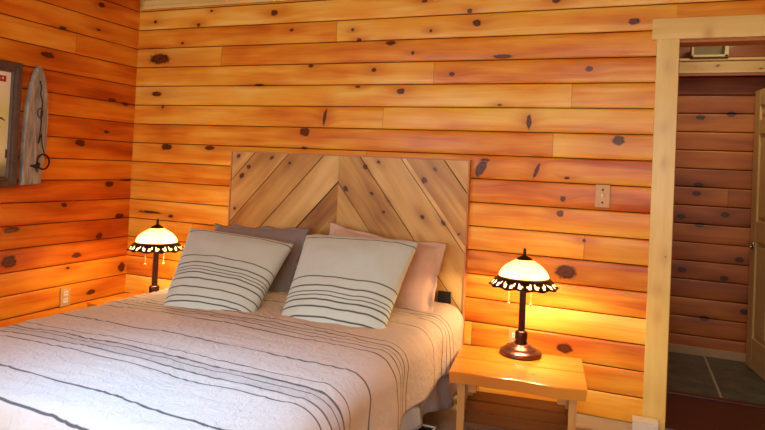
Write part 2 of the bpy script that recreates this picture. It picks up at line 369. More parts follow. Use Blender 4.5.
tag(bm2o('floor_hall', bm, N.m), kind='structure')
N = NT('slate_tile'); tc = N.n('ShaderNodeTexCoord').outputs['Object']; g = N.noise(tc, 9, 5, .6)
N.bump(g, .3, .01); N.set(Base_Color=N.ramp(g, [(.3, hexc(58, 60, 52)), (.55, hexc(86, 88, 76)), (.75, hexc(112, 104, 84))]), Roughness=.4)
bm = bmesh.new()
for a, b in ((HX0, 3.49), (3.50, 3.925), (3.94, 4.42), (4.435, HX1)):
    box(bm, ((a+b)/2, 1.12, -.02), (b-a, .93, .05), .003)
tag(bm2o('floor_tile', bm, N.m), kind='structure')
bm = bmesh.new(); box(bm, ((HX0+HX1)/2, 1.13, -.03), (HX1-HX0, .98, .062)); tag(bm2o('floor_grout', bm, plain('grout', hexc(170, 156, 136), .8)), kind='structure')
bm = bmesh.new(); box(bm, ((HX0+HX1)/2, HY-.012, .03), (HX1-HX0, .02, .058), .003); tag(bm2o('baseboard_hall', bm, plain('baseboard_wood', hexc(186, 150, 112), .5)), kind='structure')
# unseen skylight frame, made up to surround the bed patch lamp
bm = bmesh.new()
for c, s in (((1.57, -2.25, 2.405), (.05, .9, .03)), ((2.53, -2.25, 2.405), (.05, .9, .03)), ((2.05, -1.83, 2.405), (1.0, .05, .03)), ((2.05, -2.67, 2.405), (1.0, .05, .03))): box(bm, c, s, .004)
tag(bm2o('window_3', bm, WHITE), kind='structure')  # window_3 is the added, unseen skylight frame, not a real window
# ------------------------------------------------------------------ bed
BX0, BX1, BY0, BY1, BZ = .93, 2.49, -.13, -2.20, .515
bed = empty('bed', (1.70, -1.15, 0))
tag(bed, 'bed with tall pale pine headboard of chevron planks against the knotty pine wall', 'bed')
IB = (-1.70, 1.15, 0)
def loc2(o): o.location = IB; return o
# headboard: two fields of diagonal boards meeting in an inverted V
XC, XL, XR, HZ0, HZ1, HY_ = 1.695, .905, 2.522, .12, 1.330, -.040
PITCH = .2265*math.sin(math.radians(45)); ZP = 1.168
def chevron(bmout):
    rnd = random.Random(5); d = 1/math.sqrt(2)
    V = []; F = []; A = []
    for side in (-1, 1):
        # grain runs away and downward from the centre line
        th = math.radians(47.5 if side < 0 else 52); S = Vector((side*math.cos(th), 0, -math.sin(th))); T = Vector((side*math.sin(th), 0, math.cos(th)))
        PITCH = 0.255*math.sin(th) if side < 0 else .27*math.sin(th)
        for k in range(-9, 9):
            t0 = k*PITCH; t1 = t0+PITCH; tone = rnd.random()*.8; seed = rnd.uniform(0, 90); lift = rnd.choice((0, .001, .003, .005))
            if k >= 2 and side == 1: lift = .012
            if k < 0: lift = -.006; tone = .95 if side < 0 else .35
            b = bmesh.new(); step = .014; ns = 190; prof = [(0, -.004, 1), (.022, 0, .2), (.03, 0, 0)]+[(.115, 0, 0), (.13, 0, 0)]+[(q/13, 0, 0) for q in range(2, 13)]+[(.97, 0, 0), (.978, 0, .2), (1, -.004, 1)]
            grid = []; O = Vector((XC, HY_-lift, ZP))
            lay = b.verts.layers.float_vector.new('gc'); lg = b.verts.layers.float.new('gap'); lt = b.verts.layers.float.new('tone')
            for i in range(ns+1):
                a = -1.3+i*step; row = []
                for tf, dep, gp in prof:
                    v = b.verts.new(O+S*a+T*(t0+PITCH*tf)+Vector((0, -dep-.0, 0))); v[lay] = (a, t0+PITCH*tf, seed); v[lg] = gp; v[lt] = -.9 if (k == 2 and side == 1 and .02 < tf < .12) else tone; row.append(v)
                grid.append(row)
            for i in range(ns):
                for j in range(len(prof)-1): b.faces.new((grid[i][j], grid[i+1][j], grid[i+1][j+1], grid[i][j+1]))
            for co, no in (((XC, 0, 0), (-side, 0, 0)), ((XL if side < 0 else XR, 0, 0), (side, 0, 0)), ((0, 0, HZ0), (0, 0, -1)), ((0, 0, HZ1), (0, 0, 1))):
                bmesh.ops.bisect_plane(b, geom=list(b.verts)+list(b.edges)+list(b.faces), plane_co=co, plane_no=no, clear_outer=True)
            if b.faces:
                be = [e for e in b.edges if len(e.link_faces) == 1]
                r = bmesh.ops.extrude_edge_only(b, edges=be)
                nv = [g for g in r['geom'] if isinstance(g, bmesh.types.BMVert)]
                for v in nv: v.co.y = HY_+.036
                b.verts.index_update(); base = len(V)
                for v in b.verts: V.append(v.co.copy()); A.append((tuple(v[lay]), v[lt], v[lg]))
                for f in b.faces: F.append([base+v.index for v in f.verts])
            b.free()
    return V, F, A
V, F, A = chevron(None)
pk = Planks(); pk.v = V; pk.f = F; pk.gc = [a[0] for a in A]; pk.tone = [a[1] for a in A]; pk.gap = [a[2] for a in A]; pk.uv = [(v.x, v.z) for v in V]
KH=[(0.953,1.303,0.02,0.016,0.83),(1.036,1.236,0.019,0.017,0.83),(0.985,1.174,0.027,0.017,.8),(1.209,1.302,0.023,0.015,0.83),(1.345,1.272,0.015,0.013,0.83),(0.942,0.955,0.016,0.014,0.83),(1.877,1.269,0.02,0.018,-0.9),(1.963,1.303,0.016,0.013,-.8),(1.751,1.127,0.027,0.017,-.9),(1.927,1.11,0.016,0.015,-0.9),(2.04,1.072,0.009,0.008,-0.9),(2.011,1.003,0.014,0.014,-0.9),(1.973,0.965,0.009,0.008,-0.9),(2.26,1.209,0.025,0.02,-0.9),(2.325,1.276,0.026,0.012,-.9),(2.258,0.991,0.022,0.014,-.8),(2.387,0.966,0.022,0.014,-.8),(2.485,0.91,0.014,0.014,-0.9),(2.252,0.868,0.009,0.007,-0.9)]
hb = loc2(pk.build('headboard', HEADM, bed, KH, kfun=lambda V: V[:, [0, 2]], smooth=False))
bm = bmesh.new()
box(bm, (XL-.004, HY_+.012, (HZ1+.1)/2), (.008, .044, HZ1-.1), .002); box(bm, (XR+.004, HY_+.012, (HZ1+.1)/2), (.008, .044, HZ1-.1), .002)
box(bm, ((XL+XR)/2, HY_+.014, HZ1+.004), (XR-XL+.020, .044, .008), .002)
loc2(bm2o('headboard_edging', bm, plain('reddish_edge_wood', hexc(206, 142, 92), .5), bed))
for x in (XL+.07, XR-.07):
    bm = bmesh.new(); box(bm, (x, HY_+.012, .06), (.09, .04, .12), .003); loc2(bm2o('headboard_post', bm, LEGM, bed))
# metal frame, legs and brackets
bm = bmesh.new()
for x in (BX0+.03, BX1-.04): box(bm, (x, (BY0+BY1)/2, .235), (.03, BY0-BY1-.02, .04), .003)
for y in (BY0-.02, (BY0+BY1)/2, BY1+.03): box(bm, ((BX0+BX1)/2, y, .235), (BX1-BX0-.06, .03, .03), .003)
loc2(bm2o('metal_frame', bm, BLACK, bed))
for x in (BX0+.05, BX1-.06):
    for y in (BY0-.12, -1.2, BY1+.12):
        bm = bmesh.new(); lathe(bm, [(0, 0), (.022, 0), (.022, .015), (.014, .02), (.014, .22), (0, .22)], 12, (x, y, 0)); loc2(bm2o('leg', bm, BLACK, bed, True))
bm = bmesh.new(); box(bm, (2.425, -.082, .548), (.075, .014, .068), .002); box(bm, (2.425, -.072, .40), (.05, .01, .3), .002)
loc2(bm2o('bracket', bm, BLACK, bed))

def rrect_slab(name, x0, x1, y0, y1, z0, z1, rad, mat, parent=None, puff=.0):
    bm = bmesh.new(); box(bm, ((x0+x1)/2, (y0+y1)/2, (z0+z1)/2), (x1-x0, y1-y0, z1-z0))
    bmesh.ops.bevel(bm, geom=list(bm.edges), offset=rad, segments=5, affect='EDGES', profile=.5)
    return bm2o(name, bm, mat, parent, True)
MATM = fabric('mattress_ticking', hexc(206, 202, 200))
mt = rrect_slab('mattress', BX0, BX1-.01, BY1, BY0, .258, BZ-.032, .04, MATM)
tag(mt, 'light mattress on the bed under the striped duvet', 'mattress')

# --- draped cloths
def cloth(name, x0, x1, y0, y1, ztop, hl, hr, hf, rad, mat, parent=None, nx=190, ny=210, amp=.006, seed=3, th=.012, flare=.05, hemw=.02, pillow_z=None, skirt=None):
    """cloth over the bed: hl, hr, hf hanging lengths at left, right and foot"""
    W_ = x1-x0
    def sec(u, hang0, hang1, lo, hi):
        # arc position u in metres measured from lo edge; returns (pos, drop)
        if u < lo: # beyond the low edge
            q = lo-u; a = q/rad
            if a < math.pi/2: return lo+rad-rad*math.sin(a)-rad+0, rad-rad*math.cos(a)
            return lo-rad-(flare*(q-rad*math.pi/2)), rad+(q-rad*math.pi/2)
        if u > hi:
            q = u-hi; a = q/rad
            if a < math.pi/2: return hi+rad*math.sin(a), rad-rad*math.cos(a)
            return hi+rad+flare*(q-rad*math.pi/2), rad+(q-rad*math.pi/2)
        return u, 0
    lo, hi = x0+rad, x1-rad; ylo, yhi = y1+rad, y0  # y runs from head y0 to foot y1
    us = np.linspace(lo-rad*1.57-hl, hi+rad*1.57+hr, nx); vs = np.linspace(yhi, ylo-rad*1.57-hf, ny)
    V = []; SV = []
    for v in vs:
        if v < ylo:
            q = ylo-v; a = q/rad
            if a < math.pi/2: yy, dy = ylo-rad*math.sin(a), rad-rad*math.cos(a)
            else: yy, dy = ylo-rad-flare*(q-rad*1.57), rad+q-rad*1.57
        else: yy, dy = v, 0
        for u in us:
            xx, dx = sec(u, hl, hr, lo, hi)
            hangx = max(0, dx-rad)/max(hr, .01); dz = max(dx, dy)
            side = 1 if u > hi else (-1 if u < lo else 0)
            cx_ = 4*(u-(lo+hi)/2)/W_
            # soft loft
            z = ztop-dz+.012*math.cos(min(1, abs(cx_)/2)*math.pi/2)
            p = Vector((u*1.0, v*1.0, seed))
            w1 = noise.noise(p*2.2)*.010
            w2 = (noise.noise(Vector((u*4+v*3, v*9-u*2, seed+5))))*amp
            w3 = (1-abs(noise.noise(Vector((u*9+3*noise.noise(p*3), v*13, seed+9)))))**6*amp*.7
            hd = math.exp(-((v-y0+.55)/.40)**2)  # rumpled zone in front of the pillows
            w4 = hd*(noise.noise(Vector((u*3.2, v*17+u*4, seed+13))))*.010
            w5 = noise.noise(Vector((u*22, v*26, seed+31)))*.0008
            dsp = w1+w2+w3+w4+w5
            foldx = 0
            if side and dx > rad*.4:
                f = min(1, (dx-rad*.4)/.15)
                foldx = side*f*(.014*math.sin(v*13+2*noise.noise(Vector((v*2, 0, seed))))+.012*noise.noise(Vector((v*6, dx*3, seed+2))))
                dsp *= (1-.8*f)
            hem = hemw*noise.noise(Vector((v*2.5, 1.7, seed)))*hangx if side else 0
            foldy = 0
            if dy > rad*.5: foldy = -.02*math.sin(u*11)*min(1, dy/.2)
            V.append((xx+foldx, yy+foldy, max(.03, z+dsp+hem)))
            SV.append(v+.025*noise.noise(Vector((u*1.2, v*.8, 77)))+.004*noise.noise(Vector((u*8, v*5, 78)))+.055+.05*(u-1.55))
    F = []
    for j in range(ny-1):
        for i in range(nx-1):
            a = j*nx+i; F.append((a, a+nx, a+nx+1, a+1))
    me = bpy.data.meshes.new(name); me.from_pydata(V, [], F)
    at = me.attributes.new('sv', 'FLOAT', 'POINT'); at.data.foreach_set('value', np.array(SV, dtype=np.float32))
    o = link(name, me, mat, parent)
    md = o.modifiers.new('thickness', 'SOLIDIFY'); md.thickness = th; md.offset = -1
    return o
GREY = fabric('grey_sheet', hexc(150, 150, 162))
def skirt():
    V = []; F = []; ny, nz = 150, 16; ya, yb = BY0-.03, BY1+.1
    for j in range(ny):
        y = ya+(yb-ya)*j/(ny-1)
        for i in range(nz):
            t = i/(nz-1); fo = .014*math.sin(y*24+3*noise.noise(Vector((y*2, 0, 3))))+.010*noise.noise(Vector((y*9, t, 1)))
            bot = .085+.09*max(0, min(1, (-y-.5)/.3))+.012*noise.noise(Vector((y*4, 2, 2)))
            V.append((BX1+.018+.075*t+fo*t, y, .44+(bot-.44)*t))
    for j in range(ny-1):
        for i in range(nz-1): a = j*nz+i; F.append((a, a+nz, a+nz+1, a+1))
    me = bpy.data.meshes.new('bed_skirt'); me.from_pydata(V, [], F)
    o = loc2(link('bed_skirt', me, GREY, bed)); md = o.modifiers.new('t', 'SOLIDIFY'); md.thickness = .004; o['label'] = 'grey sheet hanging below the duvet'
skirt()
DS = [(-.30, .006), (-.35, .006), (-.39, .004), (-.44, .006), (-.62, .006), (-.95, .005), (-1.00, .006), (-1.035, .004), (-1.07, .005), (-1.125, .006), (-1.37, .007),
      (-1.545, .004), (-1.605, .008), (-1.64, .004), (-1.69, .006), (-1.745, .005), (-1.985, .007), (-2.15, .006), (-2.26, .006), (-2.34, .008), (-2.38, .004), (-2.43, .006)]
DUV = fabric('striped_duvet_cotton', hexc(220, 200, 180), DS, hexc(56, 50, 48), [(-1.69, -1.605)], 1100, .85, .75, (22, .38), .1)
dv = cloth('duvet', BX0-.055, BX1+.075, BY0-.02, BY1-.06, BZ+.012, .20, .165, .22, .105, DUV, None, 210, 250, .006, 3, .022)
tag(dv, 'cream duvet with thin dark stripe bands spread over the bed', 'duvet')

# --- pillows
def pillow(name, BL, BR, TR, TL, T, mat, flange=0, n=44, seed=1, ear=.028, sag=.0, flmat=None):
    BL, BR, TR, TL = map(Vector, (BL, BR, TR, TL)); c = (BL+BR+TR+TL)/4
    Nn = ((BR-BL).cross(TL-BL)).normalized()
    if Nn.y > 0: Nn = -Nn
    V = []; SV = []; F = []; idx = {}
    fl = flange
    def P(a, b):
        # pinched outline: sides curve inward between the corners
        ca = 1-ear*(1-b*b)*abs(a)**1.5; cb = 1-ear*(1-a*a)*abs(b)**1.5
        a2, b2 = a*ca, b*cb
        u, v = (a2+1)/2, (b2+1)/2
        return BL*(1-u)*(1-v)+BR*u*(1-v)+TR*u*v+TL*(1-u)*v
    xs = [math.sin(t*math.pi/2)*.35+t*.65 for t in np.linspace(-1, 1, n)]
    f0 = 1-fl
    for s in (1, -1):
        for j, b in enumerate(xs):
            for i, a in enumerate(xs):
                edge = i in (0, n-1) or j in (0, n-1)
                if s == -1 and edge: idx[(s, i, j)] = idx[(1, i, j)]; continue
                aa, bb = min(1, abs(a)/f0), min(1, abs(b)/f0)
                h = ((1-aa**2.6)*(1-bb**2.6))
                h = T*(max(0, h)**.52) if h > 0 else 0
                wr = noise.noise(Vector((a*2.2, b*2.2, seed)))*.12+noise.noise(Vector((a*5, b*4, seed+4)))*.05
                # creases running in from corners
                cr = math.sin((a-b)*16+seed)*.004*max(0, (aa*bb)-.25)
                h *= 1+wr
                off = Nn*(s*(h)+cr+.0015*s*(0 if edge else 1))
                if fl and (aa >= 1 or bb >= 1):
                    off += Nn*(.018*noise.noise(Vector((a*3, b*3, seed+7)))+.008*math.sin((a+b)*11+seed))
                    if edge: off += (P(a, b)-c)*.02*noise.noise(Vector((a*4, b*4, seed+8)))
                p = P(a, b)+off
                p.z -= sag*(1-abs(a))*((b+1)/2)
                idx[(s, i, j)] = len(V); V.append(p); SV.append((1-b)/2+.010*noise.noise(Vector((a*1.5, b, seed)))-.02*(1-a*a)*(b+.2))
    for s in (1, -1):
        for j in range(n-1):
            for i in range(n-1):
                q = [idx[(s, i, j)], idx[(s, i+1, j)], idx[(s, i+1, j+1)], idx[(s, i, j+1)]]
                F.append(q if s == 1 else q[::-1])
    me = bpy.data.meshes.new(name); me.from_pydata(V, [], F)
    at = me.attributes.new('sv', 'FLOAT', 'POINT'); at.data.foreach_set('value', np.array(SV, dtype=np.float32))
    o = link(name, me, mat)
    return o
PL = [(.07, .009), (.46, .008), (.555, .009), (.605, .006), (.64, .006), (.675, .008), (.735, .009), (.82, .008), (.90, .007), (.945, .007)]
PR = [(.08, .008), (.585, .008), (.68, .009), (.735, .006), (.77, .006), (.81, .009), (.87, .009), (.95, .008)]
PM1 = fabric('striped_pillow_cotton_left', hexc(208, 226, 224), PL, hexc(54, 52, 50), (), 1200, .85, .3, (14, .2), .05)
PM2 = fabric('striped_pillow_cotton_right', hexc(208, 226, 224), PR, hexc(54, 52, 50), (), 1200, .85, .3, (14, .2), .05)
TAUPE = fabric('taupe_pillow_cotton', hexc(142, 130, 128), None, None, (), 1200, .85, .3, (14, .2), .05)
PINK = fabric('blush_pillow_cotton', hexc(214, 182, 164), None, None, (), 1200, .85, .3, (14, .25), .05)
p = pillow('pillow', (1.25, -1.06, .510), (1.73, -1.0, .495), (1.63, -.43, .812), (.905, -.44, .848), .08, PM1, 0, 48, 1)
tag(p, 'striped cream pillow at the left, leaning on the taupe pillow', 'pillow')
p = pillow('pillow', (1.865, -.97, .50), (2.38, -.93, .495), (2.365, -.40, .885), (1.685, -.40, .870), .08, PM2, 0, 48, 4)
tag(p, 'striped cream pillow at the right, leaning on the blush pillow', 'pillow')
p = pillow('pillow', (.93, -.44, .52), (1.62, -.47, .47), (1.605, -.20, .886), (.93, -.22, .86), .075, TAUPE, .09, 44, 2, .04)
tag(p, 'plain taupe pillow behind the left striped pillow', 'pillow')
p = pillow('pillow', (1.75, -.42, .51), (2.45, -.40, .46), (2.455, -.17, .865), (1.72, -.18, .93), .07, PINK, .11, 44, 7, .045, .02)
tag(p, 'plain blush pillow with wide flange behind the right striped pillow', 'pillow')

# ------------------------------------------------------------------ bedside tables
def slab(name, W_, D_, T_, mat, parent, seed, z):
    pk = Planks(); rnd = random.Random(seed); n = 2; ww = D_/n
    prof = [(0, -.004, .15), (.012, -.001, 0), (.03, 0, 0)]+[(q/12, 0, 0) for q in range(1, 12)]+[(.97, 0, 0), (.988, -.001, 0), (1, -.004, .6)]
    for i in range(n):
        pk.grid((0, 0, z), (1, 0, 0), (0, 1, 0), (0, 0, 1), -W_/2, W_/2, -D_/2+i*ww, -D_/2+(i+1)*ww, prof, .15+.3*rnd.random(), rnd.uniform(0, 60), .012, T_)
    def warp(V):
        V = V.copy(); f = V[:, 1] < -D_/2+.03
        V[f, 1] += (.012*np.sin(V[f, 0]*9+seed)+.006*np.sin(V[f, 0]*23+1))*1.0
        low = V[:, 2] < z-T_*.5; V[low, 0] *= .985; V[low, 1] *= .97
        return V
    return pk.build('table_top', mat, parent, [(-W_*.28, .03, .02, .012), (W_*.12, -.12, .015, .01)], warpfn=warp, smooth=False)
def make_table(loc, rz, W_, D_, Ht, seed):
    root = empty('bedside_table', loc, rz); slab('table_top', W_, D_, .052, TABLEM, root, seed, Ht)
    for sx in (-1, 1):
        pk = Planks(); zc = Ht-.052-.022
        pk.grid((sx*(W_/2-.085), 0, zc-.02), (0, 1, 0), (0, 0, 1), (sx, 0, 0), -D_/2+.05, D_/2-.05, 0, .04, FLAT, .5, seed+sx, .03, .035)
        pk.build('cleat', LEGM, root, smooth=False)
        for sy in (-1, 1):
            pk = Planks(); lx, ly = sx*(W_/2-.055), sy*(D_/2-.065)
            pk.grid((lx, ly-.022, 0), (0, 0, 1), (1, 0, 0), (0, -1, 0), 0, Ht-.053, -.017, .017, FLAT, .4+.1*sx, seed+3*sx+sy, .03, .036)
            pk.build('leg', LEGM, root, smooth=False)
    for i in range(3):  # dark slats added to stand in for the shade under the table
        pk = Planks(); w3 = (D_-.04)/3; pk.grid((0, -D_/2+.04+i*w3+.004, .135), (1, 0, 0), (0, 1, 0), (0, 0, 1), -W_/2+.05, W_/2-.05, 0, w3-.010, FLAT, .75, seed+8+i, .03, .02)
        pk.build('shade_slat', LOWM, root, smooth=False)
    return root
TRZ = math.radians(7)
t1 = make_table((2.925, -.52, 0), TRZ, .595, .475, .365, 3)
tag(t1, 'low honey pine table to the right of the bed, lamp on its slab top', 'table', 'rustic pine bedside tables')
t2 = make_table((.565, -.41, 0), 0, .52, .46, .355, 11)
tag(t2, 'low honey pine table in the corner, mostly hidden behind the bed', 'table', 'rustic pine bedside tables')

# ------------------------------------------------------------------ table lamps
def glass_mat():
    N = NT('cream_art_glass'); t = N.t; tc = N.n('ShaderNodeTexCoord').outputs['Object']
    f = N.noise(tc, 30, 4); col = N.mix(f, hexc(255, 246, 214), hexc(250, 228, 176))
    tr = N.n('ShaderNodeBsdfTranslucent'); N.put(col, tr.inputs[0]); df = N.n('ShaderNodeBsdfPrincipled'); N.put(col, df.inputs['Base Color']); df.inputs['Roughness'].default_value = .25
    mx = N.n('ShaderNodeMixShader'); mx.inputs[0].default_value = .62; t.links.new(df.outputs[0], mx.inputs[1]); t.links.new(tr.outputs[0], mx.inputs[2])
    tp = N.n('ShaderNodeBsdfTransparent'); tp.inputs[0].default_value = (1, .9, .7, 1)
    m2 = N.n('ShaderNodeMixShader'); m2.inputs[0].default_value = .16; t.links.new(mx.outputs[0], m2.inputs[1]); t.links.new(tp.outputs[0], m2.inputs[2])
    out = t.nodes['Material Output']; t.links.new(m2.outputs[0], out.inputs[0]); return N.m
GLASS = glass_mat()
N = NT('lit_bulb'); N.b.inputs['Emission Color'].default_value = (1, .74, .40, 1); N.b.inputs['Emission Strength'].default_value = 110; N.b.inputs['Base Color'].default_value = (1, .9, .7, 1)
BULB = N.m
def make_lamp(loc, rz, power=7.5):
    root = empty('table_lamp', loc, rz)
    bm = bmesh.new(); lathe(bm, [(0, 0), (.100, 0), (.104, .006), (.104, .016), (.098, .022), (.085, .026), (.078, .034), (.074, .040), (.055, .045), (.050, .052), (.044, .056), (0, .056)], 48)
    bm2o('base', bm, BRONZE2, root, True)
    bm = bmesh.new(); lathe(bm, [(0, .055), (.030, .055), (.032, .062), (.026, .070), (.031, .080), (.031, .112), (.024, .120), (0, .12)], 32)
    bm2o('collar', bm, BRONZE, root, True)
    bm = bmesh.new()
    box(bm, (0, 0, .25), (.032, .032, .27), .005)
    lathe(bm, [(0, .385), (.02, .385), (.022, .395), (.012, .402), (.012, .455), (0, .455)], 20)
    bm2o('pole', bm, BRONZE, root)
    # shade: cap, glass dome and leaded band
    z0 = .345
    sh = [(.124, z0+.045), (.123, z0+.054), (.117, z0+.068), (.107, z0+.083), (.092, z0+.098), (.074, z0+.110), (.058, z0+.120), (.042, z0+.130), (.026, z0+.137)]
    bm = bmesh.new(); lathe(bm, sh, 56); g = bm2o('lamp_shade', bm, GLASS, root, True)
    md = g.modifiers.new('t', 'SOLIDIFY'); md.thickness = .003
    # leaded band with a wavy rim and openings filled by small glass pieces
    n = 120; bm = bmesh.new(); gl = bmesh.new(); rows = 7; ring = []
    def bp(i, j):
        a = 2*math.pi*i/n; t = j/(rows-1); rim = .170+.004*math.cos(a*12)
        r = .123+(rim-.123)*t; z = z0+.047-.036*t**.8-.012*t*t-.003*t*math.cos(a*12)
        return Vector((r*math.cos(a), r*math.sin(a), z))
    ring = [[bm.verts.new(bp(i, j)) for j in range(rows)] for i in range(n)]
    g2 = {}
    for i in range(n):
        for j in range(rows-1):
            k = i % 5; hole = 2 <= j <= 4 and k in (1, 2, 3) and not (j == 2 and k != (1 if (i//5) % 2 else 3)) and not (j == 4 and k == (3 if (i//5) % 3 else 1))
            i2 = (i+1) % n
            if hole:
                q = [(i, j), (i, j+1), (i2, j+1), (i2, j)]; vs = []
                for w in q:
                    if w not in g2: g2[w] = gl.verts.new(bp(*w)-Vector((0, 0, .001)))
                    vs.append(g2[w])
                gl.faces.new(vs)
            else: bm.faces.new((ring[i][j], ring[i][j+1], ring[i2][j+1], ring[i2][j]))
    for v in [v for v in bm.verts if not v.link_faces]: bm.verts.remove(v)
    b = bm2o('leaded_band', bm, BRONZE, root, True); md = b.modifiers.new('t', 'SOLIDIFY'); md.thickness = .0035; md.offset = 0
    bm2o('glass_pieces', gl, GLASS, b, True)
    bm = bmesh.new(); lathe(bm, [(.040, z0+.131), (.036, z0+.138), (.022, z0+.146), (.010, z0+.152), (.006, z0+.158), (.010, z0+.164), (.006, z0+.170), (.0085, z0+.178), (.004, z0+.186), (0, z0+.190)], 28)
    bm2o('finial', bm, BRONZE, root, True)
    for x in (-.072, .036):
        bm = bmesh.new(); y = -.06
        for i in range(22): bmesh.ops.create_icosphere(bm, subdivisions=1, radius=.0028, matrix=Matrix.Translation((x, y, .385-i*.0055)))
        bmesh.ops.create_icosphere(bm, subdivisions=2, radius=.0075, matrix=Matrix.Translation((x, y, .262)))
        bm2o('pull_chain', bm, IVORY, root, True)
    for s in (-1, 1):
        bm = bmesh.new(); tube(bm, [(0, 0, .39), (s*.02, -.002, .395), (s*.032, -.003, .393)], .007, 8)
        bm2o('socket', bm, BRONZE, root, True)
        bm = bmesh.new(); bmesh.ops.create_uvsphere(bm, u_segments=20, v_segments=12, radius=.021, matrix=Matrix.Translation((s*.052, -.004, .386)))
        bm2o('bulb', bm, BULB, root, True)
        l = bpy.data.lights.new('bulb_glow', 'POINT'); l.energy = power; l.color = (1, .63, .30); l.shadow_soft_size = .018
        lo = bpy.data.objects.new('bulb_glow', l); C.objects.link(lo); lo.parent = root; lo.location = (s*.052, -.004, .386-.026)
    return root
l1 = make_lamp((2.905, -.345, .3655), .2)
tag(l1, 'lit bronze table lamp with cream glass shade on the table right of the bed', 'lamp', 'bronze bedside lamps')
l2 = make_lamp((.672, -.46, .3555), .9)
tag(l2, 'lit bronze table lamp with cream glass shade in the left corner behind the bed', 'lamp', 'bronze bedside lamps')

# ------------------------------------------------------------------ wall plates
def plate(name, loc, rz, label, cat, kind, body=IVORY):
    root = empty(name, loc, rz)  # front faces -y
    bm = bmesh.new(); box(bm, (0, -.004, 0), (.074, .008, .122), .0025); bm2o('cover_plate', bm, body, root)
    if kind == 'switch':
        bm = bmesh.new(); box(bm, (0, -.012, .004), (.010, .014, .026), .002, Matrix.Rotation(.4, 3, 'X')); bm2o('toggle', bm, WHITE, root)
        for z in (-.034, .034):
            bm = bmesh.new(); lathe(bm, [(0, 0), (.0055, 0), (.0055, .002), (0, .003)], 12)
            for v in bm.verts: v.co = Vector((v.co.x, -.0075-v.co.z, z+v.co.y))
            bm2o('screw', bm, BRONZE, root)
    else:
        for z in (-.022, .022):
            bm = bmesh.new(); box(bm, (0, -.009, z), (.034, .004, .030), .0015); rc = bm2o('receptacle', bm, WHITE, root)
            bm = bmesh.new()
            for x in (-.007, .007): box(bm, (x, -.0115, z+.003), (.0025, .0015, .009))
            bm2o('slot', bm, BLACK, rc)
    return tag(root, label, cat)
plate('light_switch', (3.251, -.008, 1.173), 0, 'tan switch plate on the pine wall between headboard and doorway', 'light switch', 'switch')
plate('wall_outlet', (2.822, -.008, .349), 0, 'tan outlet plate low on the wall behind the right lamp', 'outlet', 'outlet')
plate('wall_outlet', (.008, -.53, .338), math.pi/2, 'outlet low on the left wall just above the bed edge', 'outlet', 'outlet')
# ------------------------------------------------------------------ framed print and weathered plaque on the left wall
fr = empty('framed_print', (.010, -1.205, 1.42))
tag(fr, 'pale print in a dark grey-brown frame on the left wall, cut by the photo edge', 'picture')
y0, y1, z0, z1 = -.30, .27, -.365, .365
N = NT('grey_brown_frame'); tc = N.n('ShaderNodeTexCoord').outputs['Object']; g = N.noise(tc, 22, 5, .6)
FRM = N.set(Base_Color=N.mix(g, hexc(112, 88, 74), hexc(52, 36, 30)), Roughness=.5)
bm = bmesh.new(); fwid = .062
def molding(bm, y0, y1, z0, z1, w, prof):
    """mitred frame; prof list of (inward, out)"""
    loops = []
    for d, x in prof: loops.append([bm.verts.new((x, a, b)) for a, b in ((y0+d, z0+d), (y1-d, z0+d), (y1-d, z1-d), (y0+d, z1-d))])
    for a, b in zip(loops, loops[1:]):
        for i in range(4): bm.faces.new((a[i], a[(i+1) % 4], b[(i+1) % 4], b[i]))
molding(bm, y0, y1, z0, z1, fwid, [(0, 0), (0, .022), (.008, .030), (.030, .026), (.046, .018), (.052, .020), (.062, .012), (.062, 0)])
bm2o('frame', bm, FRM, fr)
N = NT('print_paper'); tc = N.n('ShaderNodeTexCoord').outputs['Object']; sp = N.n('ShaderNodeSeparateXYZ'); N.put(tc, sp.inputs[0])
g = N.noise(tc, 6, 4); zz = N.math('ADD', sp.outputs[2], N.math('MULTIPLY', N.math('SUBTRACT', g, .5), .09))
col = N.ramp(N.math('MULTIPLY_ADD', zz, 1.4, .5), [(0, hexc(110, 104, 84)), (.14, hexc(150, 146, 116)), (.24, hexc(232, 228, 186)), (.62, hexc(222, 224, 150)), (.74, hexc(232, 232, 196)), (.9, hexc(238, 236, 224))])
N.set(Base_Color=col, Roughness=.25)
bm = bmesh.new(); box(bm, (.006, (y0+y1)/2, 0), (.006, y1-y0-.11, z1-z0-.11)); bm2o('print', bm, N.m, fr)
bm = bmesh.new(); box(bm, (.0102, .125, .262), (.0016, .105, .034)); lb = bm2o('red_label', bm, plain('red_ink', hexc(170, 28, 22), .5), fr); lb['label'] = 'small red label strip'
bm = bmesh.new()
for i, y in enumerate((.093, .112, .135, .157)):
    box(bm, (.0114, y, .262+(.002 if i % 2 else -.002)), (.001, .010, .013)); box(bm, (.0122, y+.001, .262), (.0006, .004, .004))
bm2o('label_marks', bm, WHITE, lb)
INK = plain('dark_green_ink', hexc(52, 60, 42), .6)
bm = bmesh.new(); rnd = random.Random(4)
for k in range(7):
    yy = -.05+.03*k; a0 = rnd.uniform(-.3, .3)
    tube(bm, [(.0098, yy+.06*t*math.cos(a0), .045+.035*math.sin(k)+.05*t*math.sin(a0)-.03*t*t) for t in (0, .3, .6, 1)], [.002, .006, .005, .001], 6)
bm2o('leaf_drawing', bm, INK, fr); bm = bmesh.new()
for k in range(5): box(bm, (.0098, .205-.05*k, -.17-.03*math.sin(k*2)), (.0015, .014, .05+.02*(k % 3)), 0, Matrix.Rotation(.2*math.sin(k*3), 3, 'X'))
bm2o('drawing', bm, INK, fr)

